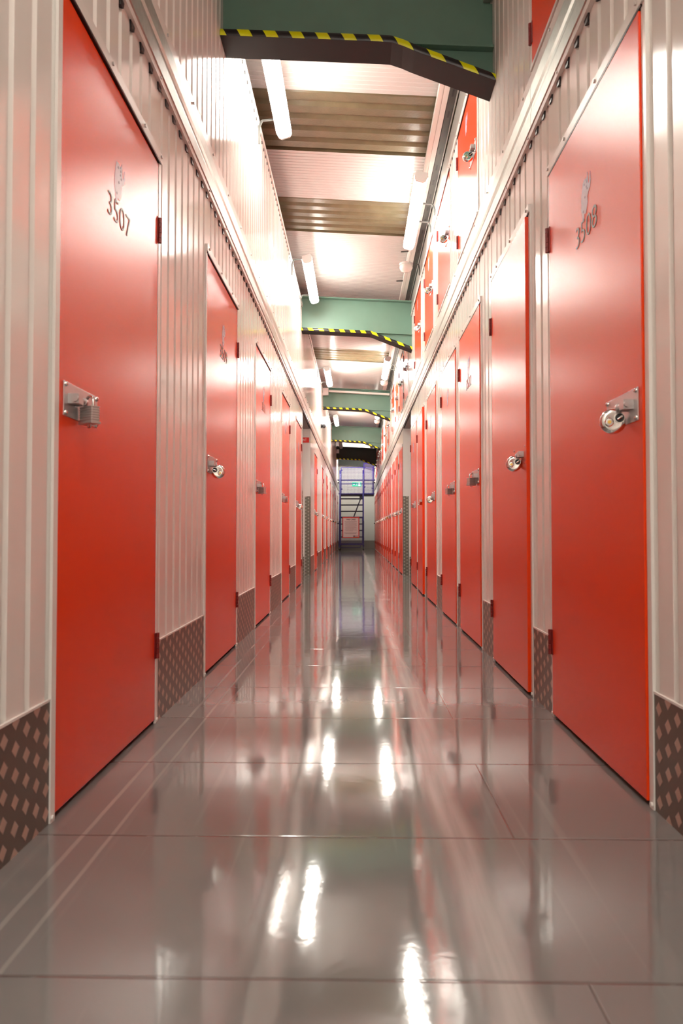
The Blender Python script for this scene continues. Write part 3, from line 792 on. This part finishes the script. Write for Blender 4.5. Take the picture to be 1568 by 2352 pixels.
# ------------------------------------------------------------------ mobile platform steps
r = empty('platform_steps', (0, 27.75, 0), 'blue mobile platform steps with mesh guards standing before the end wall', 'platform steps')
xl, xr = -0.645, 0.275
YP0, YP1 = 0.95, 1.75
ZP = 2.20
def tube(name, pts, w, m='blue', par=r, h=None):
    mb = MB()
    for a, b in zip(pts[:-1], pts[1:]): mb.bar(a, b, w, h or w)
    return mb.build(name, m, par, bevel=0.003)
for x in (xl, xr):
    tube('base_post', [(x, 0.02, 0.09), (x, 0.02, 1.12)], 0.05)
    tube('stringer', [(x, 0.02, 0.22), (x, YP0, ZP)], 0.045, h=0.09)
    tube('support_post', [(x, YP0 + 0.03, 0.09), (x, YP0 + 0.03, 3.15)], 0.055)
    tube('back_post', [(x, YP1, 0.09), (x, YP1, ZP)], 0.05)
    tube('base_rail', [(x, 0.0, 0.14), (x, YP1, 0.14)], 0.05)
    tube('handrail', [(x, 0.05, 1.10), (x, YP0, 3.0), (x, YP1, 3.0)], 0.034)
for k in range(8):
    z = 0.27 + k * 0.252; yy = 0.02 + (z - 0.22) / (ZP - 0.22) * (YP0 - 0.02)
    mb = MB(); mb.box(xl + 0.02, xr - 0.02, yy - 0.02, yy + 0.17, z - 0.045, z); mb.build('tread', 'navy', r, bevel=0.003)
mb = MB(); mb.box(xl - 0.02, 0.70, YP0, YP1, ZP - 0.06, ZP); mb.build('platform', 'navy', r, bevel=0.003)
tube('platform_edge', [(xl - 0.06, YP0 - 0.02, ZP + 0.01), (0.72, YP0 - 0.02, ZP + 0.01)], 0.04)
tube('base_rail', [(xl, 0.0, 0.22), (xr, 0.0, 0.22)], 0.05)
tube('base_rail', [(xl, YP1, 0.22), (xr, YP1, 0.22)], 0.05)
tube('brake_bar', [(xl + 0.06, -0.05, 0.10), (xr - 0.12, -0.05, 0.10), (xr - 0.12, -0.02, 0.22)], 0.018)
tube('diagonal_brace', [(0.20, YP0, ZP - 0.10), (-0.105, 0.55, 1.27)], 0.035, 'navy')
mb = MB(); mb.box(0.13, 0.25, YP0, YP0 + 0.1, ZP - 0.20, ZP - 0.05); mb.build('gusset', 'navy', r)
tube('guard_rail', [(-0.745, YP0 - 0.01, 2.755), (0.745, YP0 - 0.01, 2.755)], 0.042)
tube('guard_rail', [(-0.70, YP1, 2.66), (0.70, YP1, 2.66)], 0.030)
for x in (-0.748, 0.748):
    s = 1 if x < 0 else -1
    mb = MB(); mb.box(x, x + s * 0.012 , YP0 - 0.06, YP0 + 0.03, 2.73, 2.80); mb.box(x + s * 0.005, x + s * 0.06, YP0 - 0.02, YP0 + 0.03, 2.62, 2.68); mb.build('rubber_buffer', 'black', r, bevel=0.004)
def mesh_panel(name, x0, x1, z0, z1, yy, fw=0.026, step=0.05, fm='blue'):
    mb = MB()
    mb.bar((x0, yy, z0), (x0, yy, z1), fw); mb.bar((x1, yy, z0), (x1, yy, z1), fw); mb.bar((x0, yy, z0), (x1, yy, z0), fw); mb.bar((x0, yy, z1), (x1, yy, z1), fw)
    f = mb.build(name, fm, r)
    mb = MB(); q = x0 + step
    while q < x1 - 0.01: mb.bar((q, yy, z0), (q, yy, z1), 0.006); q += step
    q = z0 + step
    while q < z1 - 0.01: mb.bar((x0, yy, q), (x1, yy, q), 0.006); q += step
    mb.build('wire_mesh', 'mesh', f)
    return f
mesh_panel('back_guard', xl + 0.03, 0.66, ZP + 0.02, 3.33, YP1)
mesh_panel('side_gate', xr + 0.03, 0.685, ZP + 0.02, 3.42, YP0 + 0.02, fw=0.034)
for x, z in ((xl + 0.07, 3.15), (xl + 0.07, 2.40), (xr + 0.07, 3.25), (xr + 0.07, 2.48), (0.64, 3.25), (0.64, 2.43)):
    mb = MB(); mb.prism([(x - 0.03, z + 0.03), (x + 0.03, z + 0.012), (x + 0.03, z - 0.012), (x - 0.03, z - 0.03)], 'y', YP0 - 0.01, YP0 + 0.03); mb.build('clamp', 'blue', r)
mesh_panel('lower_guard', xl + 0.04, xr - 0.04, 0.24, 1.27, -0.03)
for x, yy in ((xl, 0.02), (xr, 0.02), (xl, YP1), (xr, YP1)):
    mb = MB(); mb.cyl((x - 0.018, yy, 0.055), (x + 0.018, yy, 0.055), 0.055, 18, 0); mb.box(x - 0.024, x - 0.020, yy - 0.025, yy + 0.025, 0.05, 0.13, 1); mb.box(x + 0.020, x + 0.024, yy - 0.025, yy + 0.025, 0.05, 0.13, 1)
    mb.box(x - 0.024, x + 0.024, yy - 0.025, yy + 0.025, 0.125, 0.132, 1)
    mb.build('caster', ['black', 'steel'], r, smooth=True)
# the notice on the steps
r = empty('safety_notice', (-0.210, 27.75 - 0.055, 0.865), 'white notice with red border headed TAKE CARE! on the blue steps', 'sign')
mb = MB(); mb.box(-0.325, 0.325, 0.0, 0.006, -0.405, 0.405); mb.build('red_border', 'sign_red', r)
mb = MB(); mb.box(-0.292, 0.292, -0.003, 0.0, -0.372, 0.368); mb.build('white_panel', 'sign_white', r)
text('heading', 'TAKE CARE!', 0.070, 'print', basis((1, 0, 0), (0, 0, 1), (0, -1, 0), (0, -0.0036, 0.305)), r, offset=0.001)
mb = MB(); random.seed(3)
for k in range(15):
    z = 0.235 - k * 0.026; a = -0.235 + (0.0 if k % 3 == 0 else 0.02); mb.box(a, 0.23 - random.random() * 0.22 * (k % 3 == 2), -0.0036, -0.0030, z - 0.004, z + 0.004)
for k, (a, b) in enumerate(((-0.255, 0.235), (-0.22, 0.205))):
    z = -0.205 - k * 0.03; mb.box(a, b, -0.0036, -0.0030, z - 0.007, z + 0.007)
mb.build('small_print', 'print_grey', r)
mb = MB(); mb.box(0.095, 0.16, -0.0042, -0.003, -0.355, -0.305, 0); mb.box(0.16, 0.285, -0.0042, -0.003, -0.345, -0.31, 2); mb.box(0.095, 0.285, -0.0042, -0.003, -0.372, -0.352, 1)
mb.build('printed_logo', ['lilac_dark', 'orange', 'lilac'], r)

# ------------------------------------------------------------------ camera, world, view
cam = bpy.data.cameras.new('camera'); co = bpy.data.objects.new('camera', cam); COL.objects.link(co)
F = 1660.0
cam.sensor_fit = 'VERTICAL'; cam.sensor_height = 36.0; cam.lens = F * 36.0 / 2352.0
co.location = (0, 0, CAMZ)
co.rotation_euler = Euler((PI / 2 + math.atan(44.4 / F), 0, math.atan(34.0 / F)), 'XYZ')
cam.clip_start = 0.02
cam.dof.use_dof = True; cam.dof.focus_distance = 7.5; cam.dof.aperture_fstop = 5.6
SC.camera = co
w = bpy.data.worlds.new('world'); SC.world = w; w.use_nodes = True
w.node_tree.nodes['Background'].inputs[0].default_value = (1.0, 0.95, 0.9, 1)
w.node_tree.nodes['Background'].inputs[1].default_value = 0.05
SC.view_settings.view_transform = 'Standard'; SC.view_settings.look = 'None'
SC.view_settings.gamma = 1.0; SC.view_settings.use_curve_mapping = False
SC.view_settings.exposure = 0.0
